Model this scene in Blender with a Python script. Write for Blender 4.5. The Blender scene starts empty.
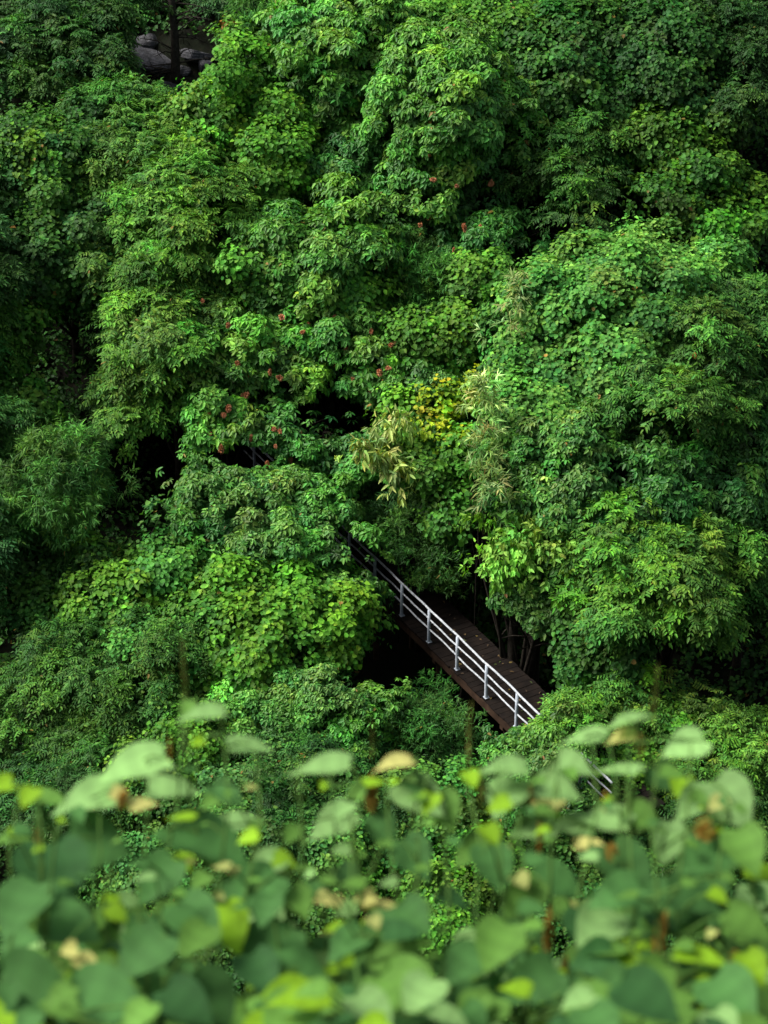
import bpy, math, random
import numpy as np
from mathutils import Vector

random.seed(7)
RNG = np.random.default_rng(7)
R = math.radians
scene = bpy.context.scene
COL = scene.collection

# ------------------------------------------------------------------ camera
PITCH = R(32); F = 2400.0
CAM = np.array([0.0, 0.0, 35.0])
FW = np.array([0, math.cos(PITCH), -math.sin(PITCH)])
UP = np.array([0, math.sin(PITCH), math.cos(PITCH)])
RT = np.array([1.0, 0, 0])
def at(px, py, d):
    return CAM + d * (FW + (px - 384) / F * RT + (512 - py) / F * UP)
def project(P):
    v = P - CAM
    d = v @ FW
    return 384 + F * (v @ RT) / d, 512 - F * (v @ UP) / d, d
def base_depth(py):
    return 60 + (650 - py) * 0.0125 if py < 650 else 60 - (py - 650) * 0.012

cd = bpy.data.cameras.new("camera"); cam = bpy.data.objects.new("camera", cd); COL.objects.link(cam)
cam.location = CAM; cam.rotation_euler = (R(90) - PITCH, 0, 0)
cd.sensor_fit = 'HORIZONTAL'; cd.sensor_width = 24; cd.lens = F / 768 * 24
cd.clip_start = 0.05; cd.clip_end = 2000
cd.dof.use_dof = True; cd.dof.focus_distance = 61.5; cd.dof.aperture_fstop = 6.6
scene.camera = cam

# ------------------------------------------------------------------ light
SUN_EL, SUN_AZ = 50, -88          # degrees; azimuth from +Y (away), negative = from the left
w = bpy.data.worlds.new("World"); scene.world = w; w.use_nodes = True
nt = w.node_tree; bg = nt.nodes['Background']
sky = nt.nodes.new('ShaderNodeTexSky'); sky.sky_type = 'NISHITA'; sky.sun_disc = False
sky.sun_elevation = R(SUN_EL); sky.sun_rotation = R(SUN_AZ)
sky.air_density = 1.0; sky.dust_density = 4.0; sky.ozone_density = 1.0
hs_ = nt.nodes.new('ShaderNodeHueSaturation'); hs_.inputs['Saturation'].default_value = .45
nt.links.new(sky.outputs[0], hs_.inputs['Color']); nt.links.new(hs_.outputs[0], bg.inputs[0]); bg.inputs[1].default_value = 0.08
sl = bpy.data.lights.new("sun", 'SUN'); sun = bpy.data.objects.new("sun", sl); COL.objects.link(sun)
sl.energy = 2.6; sl.angle = R(26); sl.color = (1.0, 0.96, 0.88)
sdir = Vector((math.sin(R(SUN_AZ)) * math.cos(R(SUN_EL)), math.cos(R(SUN_AZ)) * math.cos(R(SUN_EL)), math.sin(R(SUN_EL))))
sun.rotation_euler = sdir.to_track_quat('Z', 'Y').to_euler(); sun.location = (0, 0, 80)
scene.view_settings.view_transform = 'Standard'; scene.view_settings.look = 'None'
scene.view_settings.exposure = 1.38; scene.view_settings.gamma = 1
cy = scene.cycles
cy.max_bounces = 5; cy.diffuse_bounces = 2; cy.glossy_bounces = 2; cy.transmission_bounces = 2
cy.transparent_max_bounces = 4; cy.use_denoising = True; cy.caustics_reflective = False; cy.caustics_refractive = False
try: cy.denoiser = 'OPENIMAGEDENOISE'; cy.denoising_prefilter = 'ACCURATE'
except Exception: pass

# ------------------------------------------------------------------ materials
def new_mat(name):
    m = bpy.data.materials.new(name); m.use_nodes = True
    n = m.node_tree.nodes; return m, n, m.node_tree.links, n['Principled BSDF'], n['Material Output']
def leaf_mat(name, rough, spec, trans, tcol=(1.15, 1.25, .45)):
    m, n, L, b, o = new_mat(name)
    a = n.new('ShaderNodeAttribute'); a.attribute_name = 'leaf_colour'
    L.new(a.outputs['Color'], b.inputs['Base Color'])
    b.inputs['Roughness'].default_value = rough; b.inputs['Specular IOR Level'].default_value = spec
    t = n.new('ShaderNodeBsdfTranslucent'); mx = n.new('ShaderNodeMixShader'); mx.inputs[0].default_value = trans
    mul = n.new('ShaderNodeMix'); mul.data_type = 'RGBA'; mul.blend_type = 'MULTIPLY'; mul.inputs[0].default_value = 1
    L.new(a.outputs['Color'], mul.inputs[6]); mul.inputs[7].default_value = (*tcol, 1)
    L.new(mul.outputs[2], t.inputs[0])
    L.new(b.outputs[0], mx.inputs[1]); L.new(t.outputs[0], mx.inputs[2]); L.new(mx.outputs[0], o.inputs[0])
    return m
M_LEAF = leaf_mat('leaf_matte', .6, .2, .26)
M_GLOSS = leaf_mat('leaf_glossy', .5, .24, .24)
M_NEAR = leaf_mat('leaf_near', .65, .1, .34)
def noise_mat(name, c1, c2, scale, rough=.9, bump=.4, detail=6, dist=.02, c3=None, spec=.1):
    m, n, L, b, o = new_mat(name); b.inputs['Specular IOR Level'].default_value = spec
    tc = n.new('ShaderNodeTexCoord'); no = n.new('ShaderNodeTexNoise'); no.inputs['Scale'].default_value = scale
    no.inputs['Detail'].default_value = detail; no.inputs['Roughness'].default_value = .65
    L.new(tc.outputs['Object'], no.inputs['Vector'])
    cr = n.new('ShaderNodeValToRGB'); cr.color_ramp.elements[0].position = .35; cr.color_ramp.elements[1].position = .68
    cr.color_ramp.elements[0].color = (*c1, 1); cr.color_ramp.elements[1].color = (*c2, 1)
    if c3:
        e = cr.color_ramp.elements.new(.55); e.color = (*c3, 1)
    L.new(no.outputs[0], cr.inputs[0]); L.new(cr.outputs[0], b.inputs['Base Color'])
    b.inputs['Roughness'].default_value = rough
    bp = n.new('ShaderNodeBump'); bp.inputs['Strength'].default_value = bump; bp.inputs['Distance'].default_value = dist
    L.new(no.outputs[0], bp.inputs['Height']); L.new(bp.outputs[0], b.inputs['Normal'])
    return m
M_SOIL = noise_mat('forest_soil', (.005, .004, .003), (.014, .011, .007), 2.5, c3=(.006, .009, .004))  # soil colour taken near black so the hollows read as deep shade
M_BARK = noise_mat('bark', (.010, .008, .006), (.028, .024, .019), 9)
M_BARKD = noise_mat('dark_bark', (.018, .015, .012), (.05, .044, .036), 9)
M_ROCK = noise_mat('grey_rock', (.025, .025, .028), (.10, .10, .115), 7, rough=.8, bump=.9, dist=.08, spec=.4)
M_WOOD = noise_mat('shade_darkened_deck_wood', (.004, .003, .0028), (.013, .009, .007), 2.2, rough=.75)  # brown planks, base colour darkened further to carry the canopy's shade
M_BEAM = noise_mat('brown_beam', (.022, .013, .009), (.055, .033, .022), 3.0, rough=.75)
M_RAIL = noise_mat('pale_rail_paint', (.18, .20, .22), (.47, .49, .53), 11, rough=.5, bump=.15, spec=.4)
M_POST = noise_mat('blue_grey_post_paint', (.26, .30, .36), (.46, .50, .56), 6, rough=.55, bump=.2)
M_RED = noise_mat('red_blossom', (.34, .12, .05), (.50, .24, .13), 14)
M_ORANGE = noise_mat('brown_blossom', (.26, .15, .025), (.46, .30, .06), 60)
M_SPIKE = noise_mat('yellow_green_spike', (.12, .17, .03), (.26, .26, .07), 60)
M_STEM = noise_mat('green_stem', (.04, .10, .02), (.08, .15, .03), 12)

# ------------------------------------------------------------------ mesh helpers
def tag(o, label=None, cat=None, group=None, kind=None):
    if label: o['label'] = label
    if cat: o['category'] = cat
    if group: o['group'] = group
    if kind: o['kind'] = kind
    return o
def empty(name, loc):
    o = bpy.data.objects.new(name, None); COL.objects.link(o); o.location = loc; o.empty_display_size = .2; return o
def link_mesh(name, me, mat, parent=None):
    o = bpy.data.objects.new(name, me); COL.objects.link(o)
    if mat: me.materials.append(mat)
    if parent is not None:
        o.parent = parent; o.location = -Vector(parent.location)
    return o
def raw_mesh(name, V, Fs, smooth=False):
    me = bpy.data.meshes.new(name)
    me.from_pydata([tuple(map(float, v)) for v in V], [], Fs); me.update()
    if smooth: me.polygons.foreach_set('use_smooth', [True] * len(me.polygons))
    return me
def np_mesh(name, V, idx, nper, col):
    """V (n,3); idx (m,nper); col (m,3) per-face colour."""
    me = bpy.data.meshes.new(name); m = len(idx)
    me.vertices.add(len(V)); me.vertices.foreach_set('co', V.astype(np.float32).ravel())
    me.loops.add(m * nper); me.loops.foreach_set('vertex_index', idx.astype(np.int32).ravel())
    me.polygons.add(m); me.polygons.foreach_set('loop_start', (np.arange(m) * nper).astype(np.int32))
    me.update(calc_edges=True)
    at_ = me.attributes.new('leaf_colour', 'FLOAT_COLOR', 'FACE')
    c4 = np.ones((m, 4), np.float32); c4[:, :3] = col
    at_.data.foreach_set('color', c4.ravel())
    return me
class TB:
    def __init__(s): s.V = []; s.F = []
    def tube(s, pts, rad, n=7, cap=True):
        pts = [np.array(p, float) for p in pts]; b = len(s.V); m = len(pts)
        for i, p in enumerate(pts):
            t = pts[min(i + 1, m - 1)] - pts[max(i - 1, 0)]; t = t / (np.linalg.norm(t) + 1e-9)
            a = np.array([0, 0, 1.]) if abs(t[2]) < .9 else np.array([1., 0, 0])
            u = np.cross(t, a); u /= np.linalg.norm(u); v = np.cross(t, u)
            r = rad[i] if hasattr(rad, '__len__') else rad
            for k in range(n):
                q = 2 * math.pi * k / n
                s.V.append(p + r * (math.cos(q) * u + math.sin(q) * v))
        for i in range(m - 1):
            for k in range(n):
                k2 = (k + 1) % n
                s.F.append((b + i * n + k, b + i * n + k2, b + (i + 1) * n + k2, b + (i + 1) * n + k))
        if cap:
            s.F.append(tuple(b + k for k in range(n))[::-1]); s.F.append(tuple(b + (m - 1) * n + k for k in range(n)))
    def box(s, c, ax, half):
        """oriented box: centre, 3 axes, 3 half sizes"""
        b = len(s.V); c = np.array(c, float)
        for i in (-1, 1):
            for j in (-1, 1):
                for k in (-1, 1):
                    s.V.append(c + i * half[0] * ax[0] + j * half[1] * ax[1] + k * half[2] * ax[2])
        for f in ((0, 1, 3, 2), (4, 6, 7, 5), (0, 4, 5, 1), (2, 3, 7, 6), (0, 2, 6, 4), (1, 5, 7, 3)):
            s.F.append(tuple(b + q for q in f))
    def build(s, name, mat, parent=None, smooth=True, bevel=0):
        o = link_mesh(name, raw_mesh(name, s.V, s.F, smooth), mat, parent)
        if bevel:
            bv = o.modifiers.new('bevel', 'BEVEL'); bv.width = bevel; bv.segments = 2
        return o

# ------------------------------------------------------------------ terrain
_t = [at(384, p, base_depth(p)) for p in range(-250, 1060, 20)]
_cy = np.array([q[1] for q in _t])[::-1]; _cz = np.array([q[2] for q in _t])[::-1] - 4.3
GY = np.concatenate([[-400, -60, 0.0, 1.3, 30, 35], _cy[_cy > 38], [95, 140, 420]])
GZ = np.concatenate([[60, 36, 33.4, 33.2, -10, -9], _cz[_cy > 38], [32, 52, 120]])
BD = np.array([.5, -.866, 0]); BN = np.array([.866, .5, 0]); B0 = np.array([1.8, 48.72, 0.0])
def sm(x): return np.clip(x, 0, 1) ** 2 * (3 - 2 * np.clip(x, 0, 1))
def ground(x, y):
    x = np.asarray(x, float); y = np.asarray(y, float)
    z = np.interp(y, GY, GZ)
    z = z + .35 * np.sin(x * .55 + y * .3) + .25 * np.sin(x * 1.3 - y * .9 + 1) + .1 * np.sin(x * 2.7 + y * 2.1)
    s = (x - B0[0]) * BD[0] + (y - B0[1]) * BD[1]; q = (x - B0[0]) * BN[0] + (y - B0[1]) * BN[1] - .6
    near = 1 - sm((np.abs(q) - 1.6) / 3.5); near = near * (1 - sm((np.abs(s + 2) - 9.5) / 3))
    return z * (1 - near) + near * np.minimum(z, -2.3)
def grid_axis(fine0, fine1, step, far):
    a = list(np.arange(fine0, fine1 + step / 2, step)); st = step; v = fine1
    while v < far: st *= 1.5; v += st; a.append(v)
    st = step; v = fine0
    while v > -far: st *= 1.5; v -= st; a.insert(0, v)
    return np.array(a)
gx = grid_axis(-20, 20, .45, 420); gy = grid_axis(-2, 78, .45, 420)
XX, YY = np.meshgrid(gx, gy); ZZ = ground(XX, YY)
gv = np.stack([XX, YY, ZZ], -1).reshape(-1, 3); nx = len(gx); ny = len(gy)
gi = (np.arange(ny - 1)[:, None] * nx + np.arange(nx - 1)[None]).ravel()
gf = np.stack([gi, gi + 1, gi + 1 + nx, gi + nx], 1)
gm = np_mesh('ground', gv, gf, 4, np.ones((len(gf), 3)) * .1)
gm.polygons.foreach_set('use_smooth', [True] * len(gm.polygons))
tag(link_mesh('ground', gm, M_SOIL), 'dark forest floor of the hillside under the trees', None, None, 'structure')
def ground_hit(px, py):
    d = 45.0
    while d < 140:
        p = at(px, py, d)
        if p[2] < ground(p[0], p[1]): return p
        d += .1
    return p

# ------------------------------------------------------------------ leaf building
def nrm(v): return v / (np.linalg.norm(v, axis=-1, keepdims=True) + 1e-9)
def leaves_geo(P, D, N, L, W, droop, six=True):
    """P base, D direction, N normal, L length, W half width -> verts, faces (quads)"""
    D = nrm(D); S = nrm(np.cross(D, N)); N = np.cross(S, D)
    L = L[:, None]; W = W[:, None]; fo = W * .35
    n = len(P)
    if six:
        v = np.stack([P,
                      P + D * L * .28 + S * W + N * fo, P + D * L * .7 + S * W * .72 + N * fo * .7 - N * L * droop * .4,
                      P + D * L - N * L * droop,
                      P + D * L * .7 - S * W * .72 + N * fo * .7 - N * L * droop * .4, P + D * L * .28 - S * W + N * fo], 1)
        b = (np.arange(n) * 6)[:, None]
        f = np.concatenate([b + np.array([[0, 1, 2, 3]]), b + np.array([[0, 3, 4, 5]])], 1).reshape(-1, 4)
        return v.reshape(-1, 3), f
    v = np.stack([P, P + D * L * .4 + S * W + N * fo, P + D * L - N * L * droop, P + D * L * .4 - S * W + N * fo], 1)
    b = (np.arange(n) * 4)[:, None]
    return v.reshape(-1, 3), b + np.array([[0, 1, 2, 3]])

# species: kind, base colour, young colour, share young, leaf length, half width ratio, material
SP = {
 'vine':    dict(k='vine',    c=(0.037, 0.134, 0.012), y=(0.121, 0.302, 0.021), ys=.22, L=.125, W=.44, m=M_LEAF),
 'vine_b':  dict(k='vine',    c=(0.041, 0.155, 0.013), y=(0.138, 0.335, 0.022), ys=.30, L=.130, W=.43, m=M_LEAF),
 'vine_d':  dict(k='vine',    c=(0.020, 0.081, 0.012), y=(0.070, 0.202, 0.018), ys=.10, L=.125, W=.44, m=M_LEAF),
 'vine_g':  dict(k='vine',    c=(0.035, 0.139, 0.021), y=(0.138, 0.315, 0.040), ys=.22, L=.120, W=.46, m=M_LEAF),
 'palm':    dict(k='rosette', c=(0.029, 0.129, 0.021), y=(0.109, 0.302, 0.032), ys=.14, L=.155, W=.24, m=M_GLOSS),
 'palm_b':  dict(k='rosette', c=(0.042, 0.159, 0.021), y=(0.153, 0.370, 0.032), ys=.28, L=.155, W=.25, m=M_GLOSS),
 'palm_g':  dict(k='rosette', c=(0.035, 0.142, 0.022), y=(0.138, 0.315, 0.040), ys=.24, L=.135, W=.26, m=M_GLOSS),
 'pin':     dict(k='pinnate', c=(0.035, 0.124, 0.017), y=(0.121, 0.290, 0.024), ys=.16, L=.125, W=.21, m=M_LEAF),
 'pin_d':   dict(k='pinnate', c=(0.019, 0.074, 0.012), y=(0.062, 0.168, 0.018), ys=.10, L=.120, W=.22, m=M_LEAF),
 'pin_b':   dict(k='pinnate', c=(0.048, 0.159, 0.019), y=(0.160, 0.357, 0.027), ys=.26, L=.130, W=.22, m=M_LEAF),
 'fine':    dict(k='fine',    c=(0.037, 0.134, 0.021), y=(0.121, 0.302, 0.032), ys=.15, L=.17, W=.085, m=M_LEAF),
 'fine_d':  dict(k='fine',    c=(0.027, 0.096, 0.017), y=(0.077, 0.202, 0.024), ys=.15, L=.13, W=.10, m=M_LEAF),
 'pale':    dict(k='droop',   c=(.18, .29, .06), y=(.34, .42, .13), ys=.5, L=.25, W=.13, m=M_LEAF),
 'tuft':    dict(k='droop',   c=(0.088, 0.240, 0.027), y=(0.205, 0.403, 0.053), ys=.4, L=.17, W=.22, m=M_LEAF),
 'grass':   dict(k='fine',    c=(.10, .20, .04), y=(.28, .36, .12), ys=.5, L=.24, W=.08, m=M_LEAF),
 'yellow':  dict(k='vine',    c=(.10, .23, .012), y=(.34, .38, .010), ys=.45, L=.12, W=.44, m=M_LEAF),
}
def poly_in(px, py, poly):
    inside = np.zeros(len(px), bool); n = len(poly); j = n - 1
    for i in range(n):
        xi, yi = poly[i]; xj, yj = poly[j]
        c = ((yi > py) != (yj > py)) & (px < (xj - xi) * (py - yi) / ((yj - yi) or 1e-9) + xi)
        inside ^= c; j = i
    return inside
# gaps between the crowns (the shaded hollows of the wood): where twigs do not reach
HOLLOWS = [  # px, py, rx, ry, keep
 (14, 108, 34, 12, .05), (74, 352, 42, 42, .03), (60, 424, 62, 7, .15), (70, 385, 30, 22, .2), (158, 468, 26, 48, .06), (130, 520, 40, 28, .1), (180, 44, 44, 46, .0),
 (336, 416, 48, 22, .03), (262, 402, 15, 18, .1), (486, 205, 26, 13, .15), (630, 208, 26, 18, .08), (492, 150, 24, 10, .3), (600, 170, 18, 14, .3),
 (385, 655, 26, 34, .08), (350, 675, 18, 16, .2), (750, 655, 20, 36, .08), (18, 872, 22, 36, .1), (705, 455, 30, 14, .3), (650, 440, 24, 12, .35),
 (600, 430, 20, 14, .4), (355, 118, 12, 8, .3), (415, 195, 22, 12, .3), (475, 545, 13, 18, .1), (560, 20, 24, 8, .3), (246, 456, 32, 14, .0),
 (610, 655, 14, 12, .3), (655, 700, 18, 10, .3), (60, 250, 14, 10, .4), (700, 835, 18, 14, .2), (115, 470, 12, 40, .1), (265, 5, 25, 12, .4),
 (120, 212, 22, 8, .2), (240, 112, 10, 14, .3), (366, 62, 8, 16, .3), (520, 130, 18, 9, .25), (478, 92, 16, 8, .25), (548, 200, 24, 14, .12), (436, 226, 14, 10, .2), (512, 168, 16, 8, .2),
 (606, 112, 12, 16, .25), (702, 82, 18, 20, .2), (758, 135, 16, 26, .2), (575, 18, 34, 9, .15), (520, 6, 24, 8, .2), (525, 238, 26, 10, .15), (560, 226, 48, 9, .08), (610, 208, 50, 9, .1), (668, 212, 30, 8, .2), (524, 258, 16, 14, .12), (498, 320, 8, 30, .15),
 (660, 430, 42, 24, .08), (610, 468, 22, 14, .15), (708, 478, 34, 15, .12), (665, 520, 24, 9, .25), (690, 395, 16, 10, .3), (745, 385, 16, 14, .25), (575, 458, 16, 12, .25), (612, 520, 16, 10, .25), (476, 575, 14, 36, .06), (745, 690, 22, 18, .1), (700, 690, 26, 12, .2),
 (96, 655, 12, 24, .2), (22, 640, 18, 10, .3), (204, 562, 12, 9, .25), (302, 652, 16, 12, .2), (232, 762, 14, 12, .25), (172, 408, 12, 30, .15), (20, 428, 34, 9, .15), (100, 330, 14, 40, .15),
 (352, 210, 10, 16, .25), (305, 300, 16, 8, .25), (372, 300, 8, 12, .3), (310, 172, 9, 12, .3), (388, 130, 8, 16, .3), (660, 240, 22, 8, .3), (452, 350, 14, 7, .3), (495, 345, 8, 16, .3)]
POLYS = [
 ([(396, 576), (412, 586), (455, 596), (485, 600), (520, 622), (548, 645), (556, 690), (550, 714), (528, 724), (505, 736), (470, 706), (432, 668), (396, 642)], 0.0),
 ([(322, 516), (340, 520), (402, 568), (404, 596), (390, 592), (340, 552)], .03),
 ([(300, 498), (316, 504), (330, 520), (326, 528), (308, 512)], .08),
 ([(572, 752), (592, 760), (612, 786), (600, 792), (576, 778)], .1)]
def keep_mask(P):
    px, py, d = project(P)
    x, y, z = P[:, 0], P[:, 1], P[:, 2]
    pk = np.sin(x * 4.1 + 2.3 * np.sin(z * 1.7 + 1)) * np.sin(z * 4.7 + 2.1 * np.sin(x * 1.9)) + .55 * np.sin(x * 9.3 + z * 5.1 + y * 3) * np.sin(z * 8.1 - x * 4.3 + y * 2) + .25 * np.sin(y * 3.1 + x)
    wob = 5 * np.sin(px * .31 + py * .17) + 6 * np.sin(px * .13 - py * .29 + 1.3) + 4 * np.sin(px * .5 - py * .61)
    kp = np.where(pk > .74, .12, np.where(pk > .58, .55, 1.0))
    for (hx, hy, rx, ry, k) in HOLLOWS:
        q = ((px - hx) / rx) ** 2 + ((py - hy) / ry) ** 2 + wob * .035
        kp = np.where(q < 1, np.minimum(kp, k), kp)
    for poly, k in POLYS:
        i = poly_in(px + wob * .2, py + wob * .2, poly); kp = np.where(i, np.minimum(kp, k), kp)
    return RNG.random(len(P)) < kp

def make_leaves(sp, SPt, N, young):
    """SPt sprig points, N sprig outward normals; returns V, F, C"""
    k = sp['k']; n = len(SPt); up = np.array([0, 0, 1.])
    rnd = lambda *s: RNG.normal(size=s)
    if k == 'vine':
        m = 5
        P = np.repeat(SPt, m, 0) + rnd(n * m, 3) * .085
        NN = nrm(np.repeat(N, m, 0) * .8 + up * .55 + rnd(n * m, 3) * .24)
        D = -up * .8 + rnd(n * m, 3) * .55; D = D - NN * (D * NN).sum(1, keepdims=True)
        lf = (P, D, NN); six = True; dr = .12
    elif k == 'rosette':
        m = 7
        ax = nrm(N * .6 + up * .7 + rnd(n, 3) * .2); t = nrm(np.cross(ax, rnd(n, 3))); b = np.cross(ax, t)
        ph = (np.arange(m) / m * 2 * np.pi)[None] + RNG.random((n, 1)) * 6.28 + rnd(n, m) * .25
        rad = np.cos(ph)[..., None] * t[:, None] + np.sin(ph)[..., None] * b[:, None]
        D = (rad + ax[:, None] * .12 - up * (.32 + .25 * RNG.random((n, m, 1)))).reshape(-1, 3)
        NN = nrm((ax[:, None] + rad * .25).reshape(-1, 3) + rnd(n * m, 3) * .15)
        P = (SPt[:, None] + rad * .02 + rnd(n, m, 3) * .015).reshape(-1, 3)
        lf = (P, D, NN); six = True; dr = .2
    elif k == 'pinnate':
        m = 9
        r = N.copy(); r[:, 2] *= .4; r = nrm(r + rnd(n, 3) * .45 * np.array([1, 1, .4])); s = nrm(np.cross(r, up + rnd(n, 3) * .25))
        t = (np.arange(m) // 2 / (m // 2))[None, :, None]; sd = np.where(np.arange(m) % 2 == 0, 1, -1)[None, :, None] * np.ones((n, 1, 1))
        sd[:, -1] = 0
        P = SPt[:, None] + r[:, None] * t * .30 - up * (.13 * t ** 2)
        D = s[:, None] * sd * .85 + r[:, None] * (.45 + .6 * (sd == 0)) - up * (.35 + .2 * RNG.random((n, m, 1)))
        NN = nrm(up + r[:, None] * .3 + rnd(n, m, 3) * .2 + 0 * P)
        lf = (P.reshape(-1, 3), D.reshape(-1, 3), NN.reshape(-1, 3)); six = True; dr = .15
    elif k == 'fine':
        m = 9
        r = nrm(N + up * .2 + rnd(n, 3) * .5)
        t = RNG.random((n, m, 1))
        P = SPt[:, None] + r[:, None] * t * .22 - up * .06 * t ** 2
        D = r[:, None] * .7 + rnd(n, m, 3) * .55 - up * .35
        NN = nrm(up + rnd(n, m, 3) * .4)
        lf = (P.reshape(-1, 3), D.reshape(-1, 3), NN.reshape(-1, 3)); six = False; dr = .25
    else:  # droop
        m = 6
        r = N.copy(); r[:, 2] *= .3; r = nrm(r + rnd(n, 3) * .4)
        ph = rnd(n, m, 3) * .45
        P = SPt[:, None] + r[:, None] * np.linspace(0, .22, m)[None, :, None] + rnd(n, m, 3) * .02
        D = r[:, None] * .45 + ph - up * .85
        NN = nrm(r[:, None] + up * .5 + rnd(n, m, 3) * .25)
        lf = (P.reshape(-1, 3), D.reshape(-1, 3), NN.reshape(-1, 3)); six = True; dr = .1
    P, D, NN = lf; q = len(P); m = q // n
    L = sp['L'] * (.7 + .6 * RNG.random(q)) * np.repeat(.85 + .3 * RNG.random(n), m)
    W = L * sp['W'] * (.85 + .3 * RNG.random(q))
    V, Fc = leaves_geo(P, D, NN, L, W, dr, six)
    yv = np.clip(np.repeat(young, m) + rnd(q) * .16, 0, 1)[:, None]
    c = np.array(sp['c'])[None] * (1 - yv) + np.array(sp['y'])[None] * yv
    c = c * np.exp(rnd(q, 1) * .18) * np.exp(np.repeat(rnd(n, 1) * .16, m, 0))
    c[:, 0] *= np.exp(rnd(q) * .12)
    old = RNG.random(q) < .0022
    c[old] = np.array([.20, .14, .03])
    c = np.clip(c, .003, .6)
    fpl = 2 if six else 1
    return V, Fc, np.repeat(c, fpl, 0)

STAT = [0]
def crown_cloud(spn, lobes, density=1.0, clump_r=.42, tint=1.0):
    tj = RNG.uniform(-1.2, .7) if lobes[0][1] < 330 and lobes[0][2] > 24 else 0.0
    sp = dict(SP[spn]); Vs = []; Fs = []; Cs = []; off = 0; anchors = []; centres = []
    if lobes[0][1] > 640 and sp['k'] in ('vine', 'rosette', 'pinnate'): sp['L'] *= .80; density = density * 1.3
    for lb in lobes:
        px, py, rx, ry, dd = lb[:5]; de = lb[5] if len(lb) > 5 else 1.0
        d0 = base_depth(py) + dd + RNG.uniform(-.3, .3) + tj; s = d0 / F
        sh = 9 if min(rx, ry) > 24 else 0
        a = (rx - sh) * s; c = (ry - sh) * s; b = min(a, c) * .4 + max(a, c) * .75
        C = at(px, py, d0 + b * .85)
        centres.append((C, a, b, c))
        area = 4 * np.pi * ((((a * b) ** 1.6 + (a * c) ** 1.6 + (b * c) ** 1.6) / 3) ** (1 / 1.6))
        n = max(14, int(area / (clump_r ** 2 * 1.25)))
        i = np.arange(n) + .5
        ph = np.arccos(1 - 2 * i / n); th = np.pi * (1 + 5 ** .5) * i
        dr = np.stack([np.cos(th) * np.sin(ph), np.sin(th) * np.sin(ph), np.cos(ph)], 1) + RNG.normal(size=(n, 3)) * .13
        dr = nrm(dr)
        face = -(dr @ FW)
        keep = (dr[:, 2] > -.55) & ((face > -.45) | (dr[:, 2] > .35)) 
        keep &= RNG.random(n) < np.where(face < -.1, .5, .95)
        dr = dr[keep]; n = len(dr)
        cc = C + dr * np.array([a, b, c]); nl = nrm(dr / np.array([a, b, c]))
        o1, o2, o3 = RNG.random(3) * 6; big = min(1, min(a, c) / 1.4)
        w1 = np.sin(cc[:, 0] * 3.1 + o1 + 1.1 * np.sin(cc[:, 2] * 1.1)) * (.45 + .55 * np.sin(cc[:, 2] * 2.0 + o2 + np.sin(cc[:, 0] * 1.3))) * np.cos(cc[:, 1] * 1.7 + o3)
        w2 = np.sin(cc[:, 0] * 1.5 + o2) * np.sin(cc[:, 2] * 1.7 + o1)
        cc = cc + nl * (.42 * w1 * big + .32 * w2 * big + RNG.normal(size=n) * .12 + (RNG.random(n) < .07) * RNG.uniform(.25, .6, n) * (clump_r > .3))[:, None]
        cc += np.array([0, 0, -1]) * (np.clip(-dr[:, 2], 0, 1) * .2)[:, None]
        cr = clump_r * (.6 + .9 * RNG.random(n) ** 1.5)
        anchors.append(cc)
        for pool, frac in ((0, 1.0),):
            per = np.maximum(5, (52 * (cr / .42) ** 2 * density * de * (.8 + .4 * RNG.random(n)))).astype(int)
            if sp['k'] in ('vine',): per = (per * 1.1).astype(int)
            ci = np.repeat(np.arange(n), per); q = len(ci)
            sd = nrm(RNG.normal(size=(q, 3)) + nl[ci] * .75 + np.array([0, 0, .55]))
            rr = cr[ci] * RNG.random(q) ** .33
            P = cc[ci] + sd * rr[:, None] * np.array([1.15, 1.15, .85])
            # upper tips carry the paler young leaf colour, strengthened as highlights on clump tops
            hgt = np.clip((sd[:, 2] * rr / cr[ci]), -1, 1)
            young = sp['ys'] * (1.9 * np.clip(hgt, 0, 1) ** 2 + .35) + np.repeat(RNG.normal(size=n) * .16, per)
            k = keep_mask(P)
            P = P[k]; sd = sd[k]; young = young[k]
            if not len(P): continue
            V, Fc, Cc = make_leaves(sp, P, nrm(sd * .7 + nl[ci][k] * .4), young)
            pc = np.exp(RNG.normal(size=(n, 3)) * np.array([.13, .07, .12])) * np.exp(RNG.normal(size=(n, 1)) * .17)
            cf = pc[ci][k]; Cc = Cc * np.repeat(cf, len(Cc) // len(cf), 0)
            Vs.append(V); Fs.append(Fc + off); Cs.append(Cc * np.array([tint, tint, tint]) if np.isscalar(tint) else Cc * np.array(tint)); off += len(V)
    if not Vs: return None
    V = np.concatenate(Vs); Fc = np.concatenate(Fs); Cc = np.concatenate(Cs)
    STAT[0] += len(Fc)
    return V, Fc, Cc, np.concatenate(anchors), centres, sp['m']

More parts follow.
